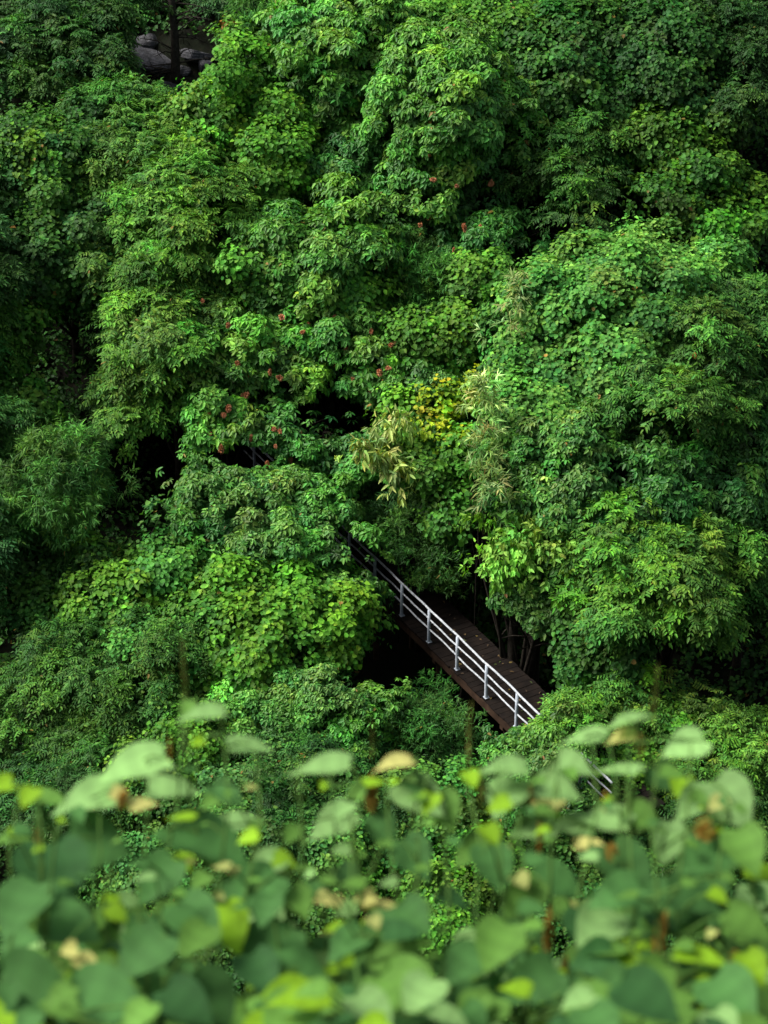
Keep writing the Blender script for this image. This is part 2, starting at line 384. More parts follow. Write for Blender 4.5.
def lumpy(P, rad, sub=3, lo=.45, hi=1.25):
    import bmesh
    bm = bmesh.new(); bmesh.ops.create_icosphere(bm, subdivisions=sub, radius=1)
    big = [(Vector(RNG.normal(size=3)).normalized(), random.uniform(.1, .45)) for _ in range(6)]
    for v in bm.verts:
        k = random.uniform(lo, hi) * (1 + sum(h * max(0, v.co.dot(d)) ** 4 for d, h in big))
        v.co = Vector((P[0] + v.co.x * rad[0] * k, P[1] + v.co.y * rad[1] * k, P[2] + v.co.z * rad[2] * k))
    me = bpy.data.meshes.new('blossom'); bm.to_mesh(me); bm.free(); return me
def make_tree(name, cat, label, spn, lobes, density=1.0, clump_r=.42, tint=1.0, flowers=0, fcol=None, bark=None, group=None, limbs=14, froom=None):
    res = crown_cloud(spn, lobes, density, clump_r, tint)
    V, Fc, Cc, A, cen, lm = res
    cx = np.mean([c[0] for c in cen], 0); bx, by = cx[0] + random.uniform(-.4, .4), cx[1] + .6
    gz = float(ground(bx, by)); base = np.array([bx, by, gz - .15])
    root = empty(name, base); tag(root, label, cat, group)
    link_mesh('crown', np_mesh('crown', V, Fc, 4, Cc), lm, root)
    # trunk with limbs
    H = max(.8, cx[2] - gz); tb = TB(); r0 = .05 + .022 * H if clump_r >= .3 else .016
    pts = []; m = 7
    for i in range(m):
        t = i / (m - 1)
        pts.append(base + np.array([math.sin(t * 3 + bx) * .18 * t, math.cos(t * 2.3 + by) * .15 * t, 0]) + (cx - base) * np.array([t ** 1.3, t ** 1.3, t * .95]))
    tb.tube(pts, [r0 * (1.25 if i == 0 else 1) * (1 - .62 * i / (m - 1)) for i in range(m)], 9)
    idx = RNG.choice(len(A), min(limbs, len(A)), replace=False)
    for j in idx:
        k = random.choice([2, 3, 4, 5, 6]); s = pts[k]; e = A[j]
        mid = s * .5 + e * .5 + np.array([random.uniform(-.25, .25), random.uniform(-.25, .25), .15])
        q1 = s * .78 + mid * .25 - s * .03; rb = r0 * .42 * (1 - .08 * k)
        path = [s, (s + mid) / 2 + np.array([random.uniform(-.1, .1), random.uniform(-.1, .1), 0]), mid, (mid + e) / 2 + np.array([random.uniform(-.12, .12), 0, random.uniform(-.05, .12)]), e]
        tb.tube(path, [rb, rb * .8, rb * .58, rb * .38, rb * .15], 6, cap=False)
        for _ in range(2):
            d = np.array([random.uniform(-.5, .5), random.uniform(-.5, .3), random.uniform(0, .4)])
            tb.tube([mid, mid + d * .6 + np.array([0, 0, .05]), mid + d * 1.3], [rb * .4, rb * .25, rb * .1], 5, cap=False)
    tb.build('trunk', bark or M_BARK, root)
    # blossom heads on the outer twigs
    if flowers:
        fm = None; n = 0; tries = 0
        while n < flowers and tries < 4000:
            tries += 1
            c, a, b, cc = cen[random.randrange(len(cen))]
            dv = nrm(RNG.normal(size=3) + np.array([0, -.9, .75]))
            if dv[1] > .3 or dv[2] < -.25: continue
            P = c + dv * np.array([a, b, cc]) * 1.0 + dv * clump_r * random.uniform(.85, 1.15)
            px, py, _ = project(P[None])
            if froom and not froom(px[0], py[0]): continue
            if not keep_mask(P[None])[0]: continue
            link_mesh('blossom_head', lumpy(P, tuple(random.uniform(.03, .058) * k for k in (1, 1, 1.3)), 4, .2, 1.6), fcol or M_RED, root); n += 1
    return root
T = make_tree
# ---- top left
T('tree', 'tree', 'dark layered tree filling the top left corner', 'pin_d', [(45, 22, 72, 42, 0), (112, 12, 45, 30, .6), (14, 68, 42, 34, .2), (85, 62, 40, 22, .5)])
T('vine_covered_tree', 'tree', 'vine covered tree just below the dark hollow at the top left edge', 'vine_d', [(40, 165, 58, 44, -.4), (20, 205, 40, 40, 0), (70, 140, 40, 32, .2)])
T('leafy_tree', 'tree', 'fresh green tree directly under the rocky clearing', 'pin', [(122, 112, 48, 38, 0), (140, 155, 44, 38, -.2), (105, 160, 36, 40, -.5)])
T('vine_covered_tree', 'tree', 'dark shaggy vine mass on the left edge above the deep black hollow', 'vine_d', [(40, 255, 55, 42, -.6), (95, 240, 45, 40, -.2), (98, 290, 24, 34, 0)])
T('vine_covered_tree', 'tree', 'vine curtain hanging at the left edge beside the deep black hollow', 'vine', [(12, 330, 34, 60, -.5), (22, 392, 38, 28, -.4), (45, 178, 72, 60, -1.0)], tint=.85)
# ---- left ridge
T('vine_covered_tree', 'tree', 'bright vine covered tree right of the rocky clearing', 'vine_b', [(212, 130, 42, 48, .2), (235, 75, 40, 45, .4), (190, 185, 44, 44, 0)])
T('leafy_tree', 'tree', 'bright feathery tree on the ridge left of the centre', 'pin_b', [(160, 240, 50, 52, -.3), (125, 285, 40, 44, -.2), (215, 225, 40, 42, 0)])
T('leafy_tree', 'tree', 'bright drooping tree right of the deep black hollow', 'pin_b', [(150, 350, 52, 55, -.6), (140, 405, 36, 38, -.5), (195, 300, 48, 42, -.3), (195, 345, 30, 36, -.4), (175, 240, 84, 90, -1.3), (162, 345, 56, 86, -1.6)], tint=.95)
T('vine_covered_tree', 'tree', 'yellowish green vine mass between the left ridge and the top centre', 'vine_b', [(265, 165, 45, 44, -.2), (255, 215, 42, 38, -.2), (285, 120, 38, 36, .1)])
T('leafy_tree', 'tree', 'light feathery tree at the top edge left of centre', 'fine', [(275, 55, 42, 42, .2), (322, 20, 40, 34, .3), (255, 20, 26, 30, .6)], tint=1.2)
T('vine_covered_tree', 'tree', 'round leaved bright vine mass at the top edge in the centre', 'vine_b', [(345, 62, 42, 46, -.1), (375, 18, 40, 34, .1), (330, 110, 38, 34, -.1)])
T('leafy_tree', 'tree', 'mid green tree left of the glossy leaved tree', 'palm', [(350, 165, 44, 46, -.1), (315, 185, 40, 46, -.1)])
T('vine_covered_tree', 'tree', 'dense vine mound in the centre above the red blossomed trees', 'vine', [(320, 250, 46, 42, -.2), (275, 268, 42, 40, -.3), (350, 285, 40, 32, -.3)])
# ---- centre top
gl = lambda x, y: 380 < x < 580 and 60 < y < 260
T('glossy_leaved_tree', 'tree', 'large glossy leaved tree with a few reddish blossoms near the top centre', 'palm_b', [(438, 70, 50, 48, -.5), (420, 130, 46, 46, -.6), (478, 108, 42, 38, -.3), (425, 178, 40, 32, -.5), (345, 60, 66, 74, -1.0), (445, 110, 84, 84, -1.6), (320, 255, 76, 56, -1.0)], flowers=9, froom=gl)
T('glossy_leaved_tree', 'tree', 'darker glossy tree with dull red blossoms below the large glossy tree', 'palm', [(475, 170, 48, 34, -.2), (530, 225, 42, 26, -.3), (420, 232, 50, 34, -.4), (480, 238, 36, 24, -.4)], flowers=10, froom=gl)
T('leafy_tree', 'tree', 'tree at the top edge just right of the centre', 'vine', [(440, 8, 48, 30, .3), (500, 30, 40, 34, .5)])
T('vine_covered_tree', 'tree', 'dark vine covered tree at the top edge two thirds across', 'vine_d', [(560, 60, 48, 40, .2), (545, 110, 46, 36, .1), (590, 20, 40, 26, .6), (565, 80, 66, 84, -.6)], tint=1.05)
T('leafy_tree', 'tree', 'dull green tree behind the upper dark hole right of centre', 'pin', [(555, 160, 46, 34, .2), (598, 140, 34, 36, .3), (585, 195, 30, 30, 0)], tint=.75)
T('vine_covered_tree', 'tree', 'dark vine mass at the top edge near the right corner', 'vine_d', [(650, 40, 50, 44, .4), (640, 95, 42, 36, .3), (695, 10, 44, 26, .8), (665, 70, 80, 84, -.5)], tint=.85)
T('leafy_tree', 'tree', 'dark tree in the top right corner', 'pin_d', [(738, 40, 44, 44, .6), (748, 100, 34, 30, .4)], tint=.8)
T('vine_covered_tree', 'tree', 'vine draped tree with hanging sprays on the upper right slope', 'vine', [(665, 140, 42, 36, .1), (700, 175, 36, 34, 0), (720, 120, 40, 36, .2), (665, 195, 34, 26, 0)], tint=.7, flowers=3, fcol=M_RED, froom=lambda x, y: y < 140)
T('leafy_tree', 'tree', 'yellow green shrubby tree on the right edge above the big dome tree', 'vine_b', [(745, 205, 32, 34, -.3), (715, 230, 30, 24, -.2)], tint=.75)
# ---- centre
T('leafy_tree', 'tree', 'fine leaved tree in the very middle of the slope', 'fine', [(398, 285, 40, 32, -.2), (440, 290, 36, 30, -.2), (380, 318, 36, 24, -.3)], tint=1.1)
T('vine_covered_tree', 'tree', 'vine mound left of the big dome tree', 'vine', [(485, 285, 34, 38, -.1), (470, 330, 36, 34, -.3), (425, 340, 38, 30, -.4)])
T('round_leaved_tree', 'tree', 'broad leaved pale green tree under the fine leaved tree', 'palm_g', [(395, 375, 44, 30, -.6), (435, 385, 34, 34, -.6), (465, 375, 26, 30, -.4)])
red = lambda x, y: True
T('red_blossomed_tree', 'tree', 'red blossomed tree standing left above the far end of the bridge', 'palm_b', [(222, 340, 34, 40, -.9), (215, 392, 34, 38, -1.0), (248, 368, 28, 34, -.9), (232, 425, 32, 20, -.8)], flowers=24, froom=red)
T('red_blossomed_tree', 'tree', 'wide red blossomed tree arching over the black gap left of centre', 'palm_b', [(300, 335, 42, 34, -.9), (345, 345, 44, 38, -.9), (290, 375, 28, 24, -.9), (372, 365, 26, 28, -.8)], flowers=30, froom=red, tint=.95)
T('red_blossomed_tree', 'tree', 'low red blossomed shrub directly beneath the black gap left of centre', 'palm', [(290, 435, 36, 22, -.3), (330, 455, 42, 20, -.2), (365, 445, 24, 16, -.1), (262, 448, 18, 14, -.2)], flowers=16, froom=red)
T('yellowing_vine', 'vine', 'patch of vine with yellow leaves beside the pale tufts of the dome tree', 'yellow', [(445, 402, 20, 14, -1.4, .2), (430, 430, 20, 14, -1.5, .22), (452, 440, 16, 12, -1.6, .25), (474, 392, 8, 18, -1.3, .2)], clump_r=.22, limbs=8)
T('round_leaved_vine', 'vine', 'round leaved green vine hanging below the yellow leaves', 'vine', [(425, 465, 34, 34, -.9), (460, 470, 24, 32, -.8), (415, 430, 24, 22, -.9), (455, 510, 26, 22, -.6)])
T('drooping_pale_plant', 'plant', 'pale drooping leaves hanging beside the black gap in the centre', 'pale', [(382, 430, 13, 6, -2.0, .2), (366, 452, 11, 5, -2.1, .2), (403, 424, 10, 5, -1.9, .2), (384, 458, 10, 5, -1.9, .16), (402, 474, 9, 6, -1.8, .12)], clump_r=.17, limbs=8)
T('dark_leaved_shrub', 'shrub', 'shaded feathery shrub between the hidden bridge and the round leaved vine', 'fine_d', [(405, 535, 40, 36, .2), (445, 560, 34, 26, .1), (392, 500, 26, 26, .6), (430, 590, 24, 10, .3)], tint=.95)
# ---- big dome tree and the right side
T('dome_tree', 'tree', 'big domed tree with small grey green leaves dominating the right side', 'vine_g', [(618, 352, 132, 112, -3.4), (625, 286, 76, 44, -2.2), (545, 330, 52, 56, -2.6), (690, 300, 56, 50, -2.2), (535, 440, 56, 62, -3.2)], tint=1.22, clump_r=.46, limbs=26)
T('vine_covered_tree', 'tree', 'grey green crown with pointed leaves below the left face of the dome tree', 'palm_g', [(535, 455, 46, 40, -4.0), (585, 440, 40, 34, -4.4), (520, 490, 34, 30, -3.2), (575, 490, 38, 30, -3.9)])
T('feathery_grass', 'bamboo', 'pale feathery tuft highest on the left edge of the dome tree', 'grass', [(516, 302, 8, 12, -3.7, .35), (530, 278, 8, 8, -3.5, .35), (503, 330, 7, 10, -3.7, .3)], clump_r=.2, limbs=6, tint=1.15)
T('feathery_grass', 'bamboo', 'whitest feathery tuft beside the yellow leaves', 'grass', [(482, 404, 7, 7, -4.6, .5), (488, 388, 6, 6, -4.6, .5)], clump_r=.2, limbs=6, tint=1.8)
T('feathery_grass', 'bamboo', 'pale feathery tuft right below the whitest tuft', 'grass', [(486, 450, 6, 16, -4.4, .2), (492, 488, 6, 12, -4.0, .2)], clump_r=.18, limbs=6, tint=1.0)
T('leafy_tree', 'tree', 'large leaved tree on the right side below the dome top', 'pin', [(700, 350, 46, 44, -3.6), (745, 320, 40, 46, -2.4), (660, 400, 42, 34, -4.6), (722, 405, 42, 34, -3.6)], flowers=2, fcol=M_ORANGE, froom=lambda x, y: x < 765)
T('leafy_tree', 'tree', 'darker drooping tree in the middle of the right side', 'palm', [(635, 490, 78, 54, -4.0), (715, 490, 50, 44, -3.2), (755, 440, 30, 44, -2.4)], tint=.95)
T('bright_drooping_tree', 'tree', 'bright tree with drooping leaf tufts overhanging the bridge deck', 'tuft', [(510, 553, 22, 18, -3.2, .5), (533, 528, 26, 20, -3.6, .5), (492, 575, 12, 10, -2.8, .5), (545, 572, 22, 18, -3.4, .45)], clump_r=.34)
T('grey_green_shrub', 'shrub', 'grey green shrub tucked under the bright drooping tree', 'palm_g', [(545, 598, 30, 22, -2.6), (568, 560, 32, 34, -2.8), (520, 588, 16, 12, -2.2)], tint=.85)
T('leafy_tree', 'tree', 'bright feathery tree on the right above the trunk shade', 'pin_b', [(642, 575, 84, 64, -3.8), (625, 535, 44, 30, -4.0), (700, 600, 36, 34, -3.0), (720, 555, 40, 38, -2.8)], tint=.95)
T('hanging_vine', 'vine', 'dark hanging vine beside the lower end of the bridge', 'vine_d', [(592, 635, 24, 34, -2.4), (578, 668, 15, 22, -2.0), (622, 655, 26, 26, -2.4)], tint=1.1)
T('leafy_tree', 'tree', 'tree on the right edge below mid height', 'pin', [(755, 535, 26, 50, -1.2), (758, 600, 22, 34, -1.0)], tint=.75)
# ---- left middle
T('round_dark_bush', 'bush', 'round dark green bush at the left edge halfway down', 'fine', [(52, 478, 52, 46, -1.2), (78, 500, 36, 36, -1.0), (20, 500, 32, 36, -1.2), (52, 492, 66, 60, -2.2)], tint=.95)
T('vine_covered_tree', 'tree', 'dark vine curtain below the round bush at the left edge', 'vine_d', [(35, 565, 46, 46, -1.0), (80, 585, 42, 40, -.9), (50, 620, 50, 34, -1.1)], tint=1.15)
T('broad_tree', 'tree', 'broad tree with tiny cream buds covering the upper half of the bridge', 'palm_g', [(225, 492, 42, 30, -.9), (280, 490, 44, 30, -1.1), (325, 510, 36, 32, -1.2, .8), (235, 535, 48, 36, -1.2), (295, 550, 48, 40, -1.6), (345, 570, 38, 34, -1.6), (195, 520, 30, 26, -.9), (258, 525, 92, 62, -2.0)], tint=1.0)
T('leafy_tree', 'tree', 'low spreading tree left of the broad tree with cream buds', 'vine_g', [(175, 565, 42, 34, -1.3), (130, 600, 44, 30, -1.2), (110, 640, 40, 34, -1.3)])
T('vine_covered_tree', 'tree', 'bright vine mound below the broad tree', 'vine_b', [(225, 610, 46, 36, -1.9), (270, 625, 40, 32, -1.9), (225, 650, 42, 28, -1.9), (318, 610, 38, 30, -1.8), (350, 625, 24, 18, -1.6), (140, 605, 80, 52, -1.9), (270, 620, 96, 50, -2.5)], tint=.9)
T('vine_covered_tree', 'tree', 'grey green vine slope at the lower left', 'vine_g', [(160, 660, 46, 38, -1.8), (110, 695, 48, 34, -1.8), (165, 710, 40, 32, -1.9)])
T('vine_covered_tree', 'tree', 'vine slope at the left edge above the blurred leaves', 'pin', [(40, 685, 48, 36, -1.5), (20, 730, 44, 34, -1.6), (75, 745, 42, 30, -1.8), (130, 670, 100, 66, -2.6)], tint=.85)
T('vine_covered_mound', 'vine mound', 'domed yellowish vine mound left of the fine bamboo shrub', 'palm_g', [(285, 692, 52, 34, -2.4), (330, 705, 36, 28, -2.4), (245, 712, 34, 26, -2.3)], tint=1.15)
T('vine_covered_mound', 'vine mound', 'vine mound left of the domed yellowish mound', 'vine_b', [(205, 735, 42, 32, -2.4), (160, 760, 40, 30, -2.4)], tint=.8)
T('bamboo_shrub', 'bamboo', 'fine leaved dark bamboo shrub beneath the bridge railing', 'fine_d', [(432, 745, 44, 36, -.8), (447, 702, 26, 28, -.4), (465, 735, 26, 30, -.6), (405, 745, 28, 34, -.8)], tint=1.3)
T('vine_covered_mound', 'vine mound', 'bright edged vine mound between the domed mound and the bamboo shrub', 'palm_b', [(365, 722, 34, 26, -2.0), (340, 745, 36, 28, -2.2), (385, 708, 18, 14, -1.6)], tint=.85)
T('vine_covered_mound', 'vine mound', 'small leaved vine mound behind the yellow blurred leaf', 'vine_g', [(290, 780, 50, 34, -2.6), (345, 795, 40, 30, -2.6), (240, 790, 40, 30, -2.6)])
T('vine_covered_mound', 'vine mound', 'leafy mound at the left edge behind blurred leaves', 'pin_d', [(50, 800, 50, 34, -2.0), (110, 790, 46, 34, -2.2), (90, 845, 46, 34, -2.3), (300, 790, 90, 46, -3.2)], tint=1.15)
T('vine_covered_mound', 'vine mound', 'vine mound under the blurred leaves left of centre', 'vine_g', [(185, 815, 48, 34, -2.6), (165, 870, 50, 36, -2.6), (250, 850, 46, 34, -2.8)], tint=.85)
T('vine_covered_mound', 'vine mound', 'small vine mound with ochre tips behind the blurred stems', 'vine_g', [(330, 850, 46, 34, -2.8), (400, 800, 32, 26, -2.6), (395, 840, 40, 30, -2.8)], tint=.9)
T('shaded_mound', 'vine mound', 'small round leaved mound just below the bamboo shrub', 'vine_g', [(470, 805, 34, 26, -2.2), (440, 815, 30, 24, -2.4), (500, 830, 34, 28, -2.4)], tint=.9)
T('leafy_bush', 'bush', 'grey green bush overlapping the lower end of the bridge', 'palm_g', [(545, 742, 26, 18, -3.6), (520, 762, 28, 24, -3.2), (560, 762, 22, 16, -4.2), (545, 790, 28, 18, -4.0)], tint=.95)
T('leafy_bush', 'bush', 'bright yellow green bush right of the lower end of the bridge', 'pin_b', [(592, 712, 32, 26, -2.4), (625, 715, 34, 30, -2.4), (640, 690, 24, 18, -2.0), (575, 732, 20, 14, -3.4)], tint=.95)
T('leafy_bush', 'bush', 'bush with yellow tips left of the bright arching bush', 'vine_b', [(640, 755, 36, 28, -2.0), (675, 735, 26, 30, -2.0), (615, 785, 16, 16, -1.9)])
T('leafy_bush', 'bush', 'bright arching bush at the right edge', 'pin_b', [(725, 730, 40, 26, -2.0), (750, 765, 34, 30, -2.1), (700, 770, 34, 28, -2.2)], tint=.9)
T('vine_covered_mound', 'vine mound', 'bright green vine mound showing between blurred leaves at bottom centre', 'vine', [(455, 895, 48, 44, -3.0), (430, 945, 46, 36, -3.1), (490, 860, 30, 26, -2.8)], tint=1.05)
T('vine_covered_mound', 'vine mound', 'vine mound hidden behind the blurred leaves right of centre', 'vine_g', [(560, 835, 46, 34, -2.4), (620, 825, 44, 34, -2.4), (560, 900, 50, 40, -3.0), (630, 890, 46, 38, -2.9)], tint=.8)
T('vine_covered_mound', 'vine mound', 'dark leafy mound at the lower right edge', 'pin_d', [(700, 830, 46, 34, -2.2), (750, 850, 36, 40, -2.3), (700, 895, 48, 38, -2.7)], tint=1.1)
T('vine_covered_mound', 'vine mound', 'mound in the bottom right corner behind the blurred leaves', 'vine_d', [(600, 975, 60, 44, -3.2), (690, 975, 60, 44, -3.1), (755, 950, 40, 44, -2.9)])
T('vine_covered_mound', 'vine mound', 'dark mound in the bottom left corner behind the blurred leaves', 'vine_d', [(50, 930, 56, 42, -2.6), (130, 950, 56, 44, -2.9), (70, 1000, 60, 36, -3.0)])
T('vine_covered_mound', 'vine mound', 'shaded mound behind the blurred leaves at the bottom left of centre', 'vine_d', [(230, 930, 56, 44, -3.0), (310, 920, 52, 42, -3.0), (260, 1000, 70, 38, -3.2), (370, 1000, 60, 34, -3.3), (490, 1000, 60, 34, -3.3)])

T('leafy_tree', 'tree', 'added shade tree cut off by the left edge at the height of the deep black hollow', 'pin_d', [(-42, 300, 50, 80, -3.0), (-40, 190, 44, 60, -2.0)], tint=1.5)  # forest carried past the left edge, added to shade the hollow
T('leafy_tree', 'tree', 'added shade tree cut off by the left edge beside the round dark bush', 'pin_d', [(-44, 440, 46, 70, -3.0), (-42, 560, 46, 60, -3.0)], tint=1.5)  # likewise added to cast shade in from the left
T('dark_leaved_shrub', 'shrub', 'sparse leaves coloured dark as shade inside the deep black hollow at the left', 'vine_d', [(72, 352, 34, 34, 2.6, .5)], tint=.7)  # added to darken the lit hollow; its shade sits in the leaf colour
# ---- undergrowth on the shaded ground (uncountable)
n = 60000
ux = RNG.uniform(-15, 15, n); uy = RNG.uniform(37, 78, n)
s_ = (ux - B0[0]) * BD[0] + (uy - B0[1]) * BD[1]; q_ = (ux - B0[0]) * BN[0] + (uy - B0[1]) * BN[1]
dens = .5 + .5 * np.sin(ux * .9 + 1) * np.sin(uy * .8)
k = (RNG.random(n) < dens * .3 + .7) & ~((q_ > -.8) & (q_ < 2.4) & (s_ > -13) & (s_ < 7))
ux, uy = ux[k], uy[k]
P = np.stack([ux, uy, ground(ux, uy) + RNG.random(len(ux)) ** 1.5 * .7], 1)
px, py, _ = project(P)
P = P[~((((px - 175) / 50) ** 2 + ((py - 62) / 34) ** 2 < 1) | ((RNG.random(len(P)) < .75) & ((((px - 150) / 44) ** 2 + ((py - 480) / 70) ** 2 < 1) | (((px - 338) / 55) ** 2 + ((py - 418) / 30) ** 2 < 1))))]
V, Fc, Cc = make_leaves(SP['vine_d'], P, nrm(RNG.normal(size=(len(P), 3)) * .5 + np.array([0, -.4, 1.])), np.full(len(P), .1))
tag(link_mesh('undergrowth', np_mesh('undergrowth', V, Fc, 4, Cc * .8), M_LEAF), 'shaded ground cover of small leaves between the trees', 'undergrowth', None, 'stuff')

# ------------------------------------------------------------------ footbridge
Z = np.array([0, 0, 1.0])
br = empty('footbridge', B0 + np.array([0, 0, 0.0])); tag(br, 'wooden footbridge with pale metal railing crossing the wooded gully', 'footbridge')
S0, S1 = -12.0, 7.0           # along the bridge, from the far end to the near end
def bp(s, q, z): return B0 + BD * s + BN * q + Z * z
ax3 = (BD, BN, Z)
tb = TB(); s = S0; k = 0
while s < S1:
    wd = .205 + random.uniform(-.006, .006)
    jit = random.uniform(-.02, .02)
    tb.box(bp(s + wd / 2, .61 + jit, -.025 + random.uniform(-.003, .003)), ax3, (wd / 2 - .0035, .745, .022)); s += wd + .004
tb.build('deck', M_WOOD, br, smooth=False, bevel=.004)
for q in (-.08, 1.3):
    g = TB(); g.box(bp((S0 + S1) / 2, q, -.165), ax3, ((S1 - S0) / 2, .045, .115)); g.build('girder', M_BEAM, br, smooth=False, bevel=.006)
for s in np.arange(-10.5, 7, 3.2):
    sup = TB()
    for q in (.05, 1.15):
        b = bp(s, q, 0); gz = float(ground(b[0], b[1]))
        sup.tube([np.array([b[0], b[1], gz - .2]), b - Z * .28], .08, 8)
    sup.box(bp(s, .6, -.34), ax3, (.07, .72, .06)); sup.build('trestle', M_BEAM, br, smooth=False)
rl = TB()
posts = [.1 + k * 1.365 for k in range(-8, 5)]
PQ = -.03
for hz, rad in ((1.0, .029), (.70, .023), (.40, .023)):
    t = TB(); pts = []
    for s in np.arange(S0 + .3, S1 - .1, .22):
        pts.append(bp(s, PQ + .035 * 0 + .008 * math.sin(s * 3.1 + hz * 7), hz + .010 * math.sin(s * 2.3 + hz * 9) + .006 * math.sin(s * 7.7 + hz)))
    t.tube(pts, rad, 8); t.build('rail', M_RAIL, br)
for s in posts:
    t = TB(); lean = random.uniform(-.012, .012)
    t.tube([bp(s, PQ - .01, -.26), bp(s, PQ - .01, .02), bp(s + lean, PQ - .01, .55), bp(s + lean, PQ - .005, .985)], [.048, .046, .042, .041], 10)
    o = t.build('post', M_POST, br)
    t = TB(); t.box(bp(s, PQ, .012), ax3, (.062, .06, .010)); t.build('base_plate', M_POST, o, smooth=False)
    bpp = [c for c in o.children][0]; bpp.location = (0, 0, 0)

nl_ = 130
ls = RNG.uniform(S0, S1, nl_); lq = np.clip(np.abs(RNG.normal(size=nl_)) * .5, 0, 1.3); lq = np.where(RNG.random(nl_) < .6, 1.3 - lq, lq)
LP = B0 + BD * ls[:, None] + BN * lq[:, None] + Z * (.006 + RNG.random((nl_, 1)) * .012)
V, Fc = leaves_geo(LP, RNG.normal(size=(nl_, 3)) * np.array([1, 1, .08]), nrm(RNG.normal(size=(nl_, 3)) * .2 + Z), RNG.uniform(.05, .13, nl_), RNG.uniform(.015, .035, nl_), .1)
lc = np.array([[.10, .065, .03], [.16, .12, .04], [.05, .07, .02], [.06, .04, .025]])[RNG.integers(0, 4, nl_)]
tag(link_mesh('leaf_litter', np_mesh('leaf_litter', V, Fc, 4, np.repeat(lc, 2, 0)), M_LEAF), 'fallen leaves scattered on the dark bridge deck', 'fallen leaves', None, 'stuff')
# ------------------------------------------------------------------ rocky clearing, top left
def rock(c, r, label, sq=(1, .8, .6)):
    import bmesh
    bm = bmesh.new(); bmesh.ops.create_icosphere(bm, subdivisions=4, radius=1)
    o1, o2, o3 = [random.uniform(0, 6) for _ in range(3)]
    pl = [(Vector((random.gauss(0, 1), random.gauss(0, 1), random.gauss(0, .8))).normalized(), random.uniform(.55, .85)) for _ in range(9)]
    for v in bm.verts:
        p = v.co.copy()
        for nn, h in pl:
            e = p.dot(nn) - h
            if e > 0: p -= nn * e * .92
        p *= 1 + .05 * math.sin(p.x * 7 + o1) * math.sin(p.y * 6 + o2) + .03 * math.sin(p.z * 15 + o3)
        v.co = Vector((p.x * sq[0] * r, p.y * sq[1] * r, p.z * sq[2] * r))
    me = bpy.data.meshes.new('boulder'); bm.to_mesh(me); bm.free()
    me.polygons.foreach_set('use_smooth', [True] * len(me.polygons))
    o = bpy.data.objects.new('boulder', me); COL.objects.link(o); me.materials.append(M_ROCK); o.location = c
    o.rotation_euler = (random.uniform(-.3, .3), random.uniform(-.3, .3), random.uniform(0, 6))
    tag(o, label, 'boulder', 'grey boulders in the clearing')
for (x, y, r, lb, sq) in [(158, 66, .72, 'flat pale boulder left of the dark trunk in the top left clearing', (1.6, 1.0, .32)), (196, 58, .5, 'boulder just right of the dark trunk in the top left clearing', (1.4, 1, .42)),
                      (150, 45, .40, 'highest boulder left of the dark trunk', (1.2, .9, .6)), (205, 68, .30, 'small boulder at the right rim of the clearing', (1, .8, .7)),
                      (140, 60, .28, 'small boulder at the left rim of the clearing', (1, .8, .7)), (170, 88, .30, 'lowest boulder at the foot of the dark trunk', (1.3, .8, .5)),
                      (184, 72, .24, 'little stone in front of the dark trunk', (1, .8, .7))]:
    rock(ground_hit(x, y) + np.array([0, 0, r * .15]), r, lb, sq)
g = ground_hit(176, 84)
bt = empty('bare_trunk_tree', g); tag(bt, 'dark bare trunk with dead twigs standing in the rocky clearing', 'tree')
tb = TB(); top = g + np.array([.05, .3, 6.5])
tb.tube([g - Z * .3, g + Z * .3, g + np.array([.03, .05, 1.5]), g + np.array([-.05, .15, 3.2]), top], [.2, .15, .12, .11, .08], 10)
tb.build('trunk', M_BARKD, bt)
for k in range(34):
    h = random.uniform(.2, 4.4); a = random.choice([-1, 1]) * random.uniform(.5, 1.3)
    s = g + np.array([0, .1 * h / 3, h]); d = np.array([a, random.uniform(-.7, .3), random.uniform(-.25, .6)])
    t = TB(); t.tube([s, s + d * .5 + Z * .06, s + d + Z * random.uniform(-.2, .15)], [.03, .02, .008], 5)
    for _ in range(4):
        e = np.array([random.uniform(-.3, .3), random.uniform(-.2, .2), random.uniform(-.3, .35)]); f0 = s + d * random.uniform(.3, .9)
        t.tube([f0, f0 + e], [.012, .004], 4)
    t.build('branch', M_BARKD, bt)
T('leafy_tree', 'tree', 'dark tree at the top edge above the rocky clearing', 'pin_d', [(190, -60, 60, 26, 2.8), (150, -22, 30, 12, 3.2), (232, -10, 22, 14, 2.6, .7)])
T('orange_leaved_shrub', 'shrub', 'small orange leaved sprig right above the rocky clearing', 'yellow', [(226, 22, 2, 2, -.6, .12)], clump_r=.07, limbs=3, tint=(.75, .28, 1.0))

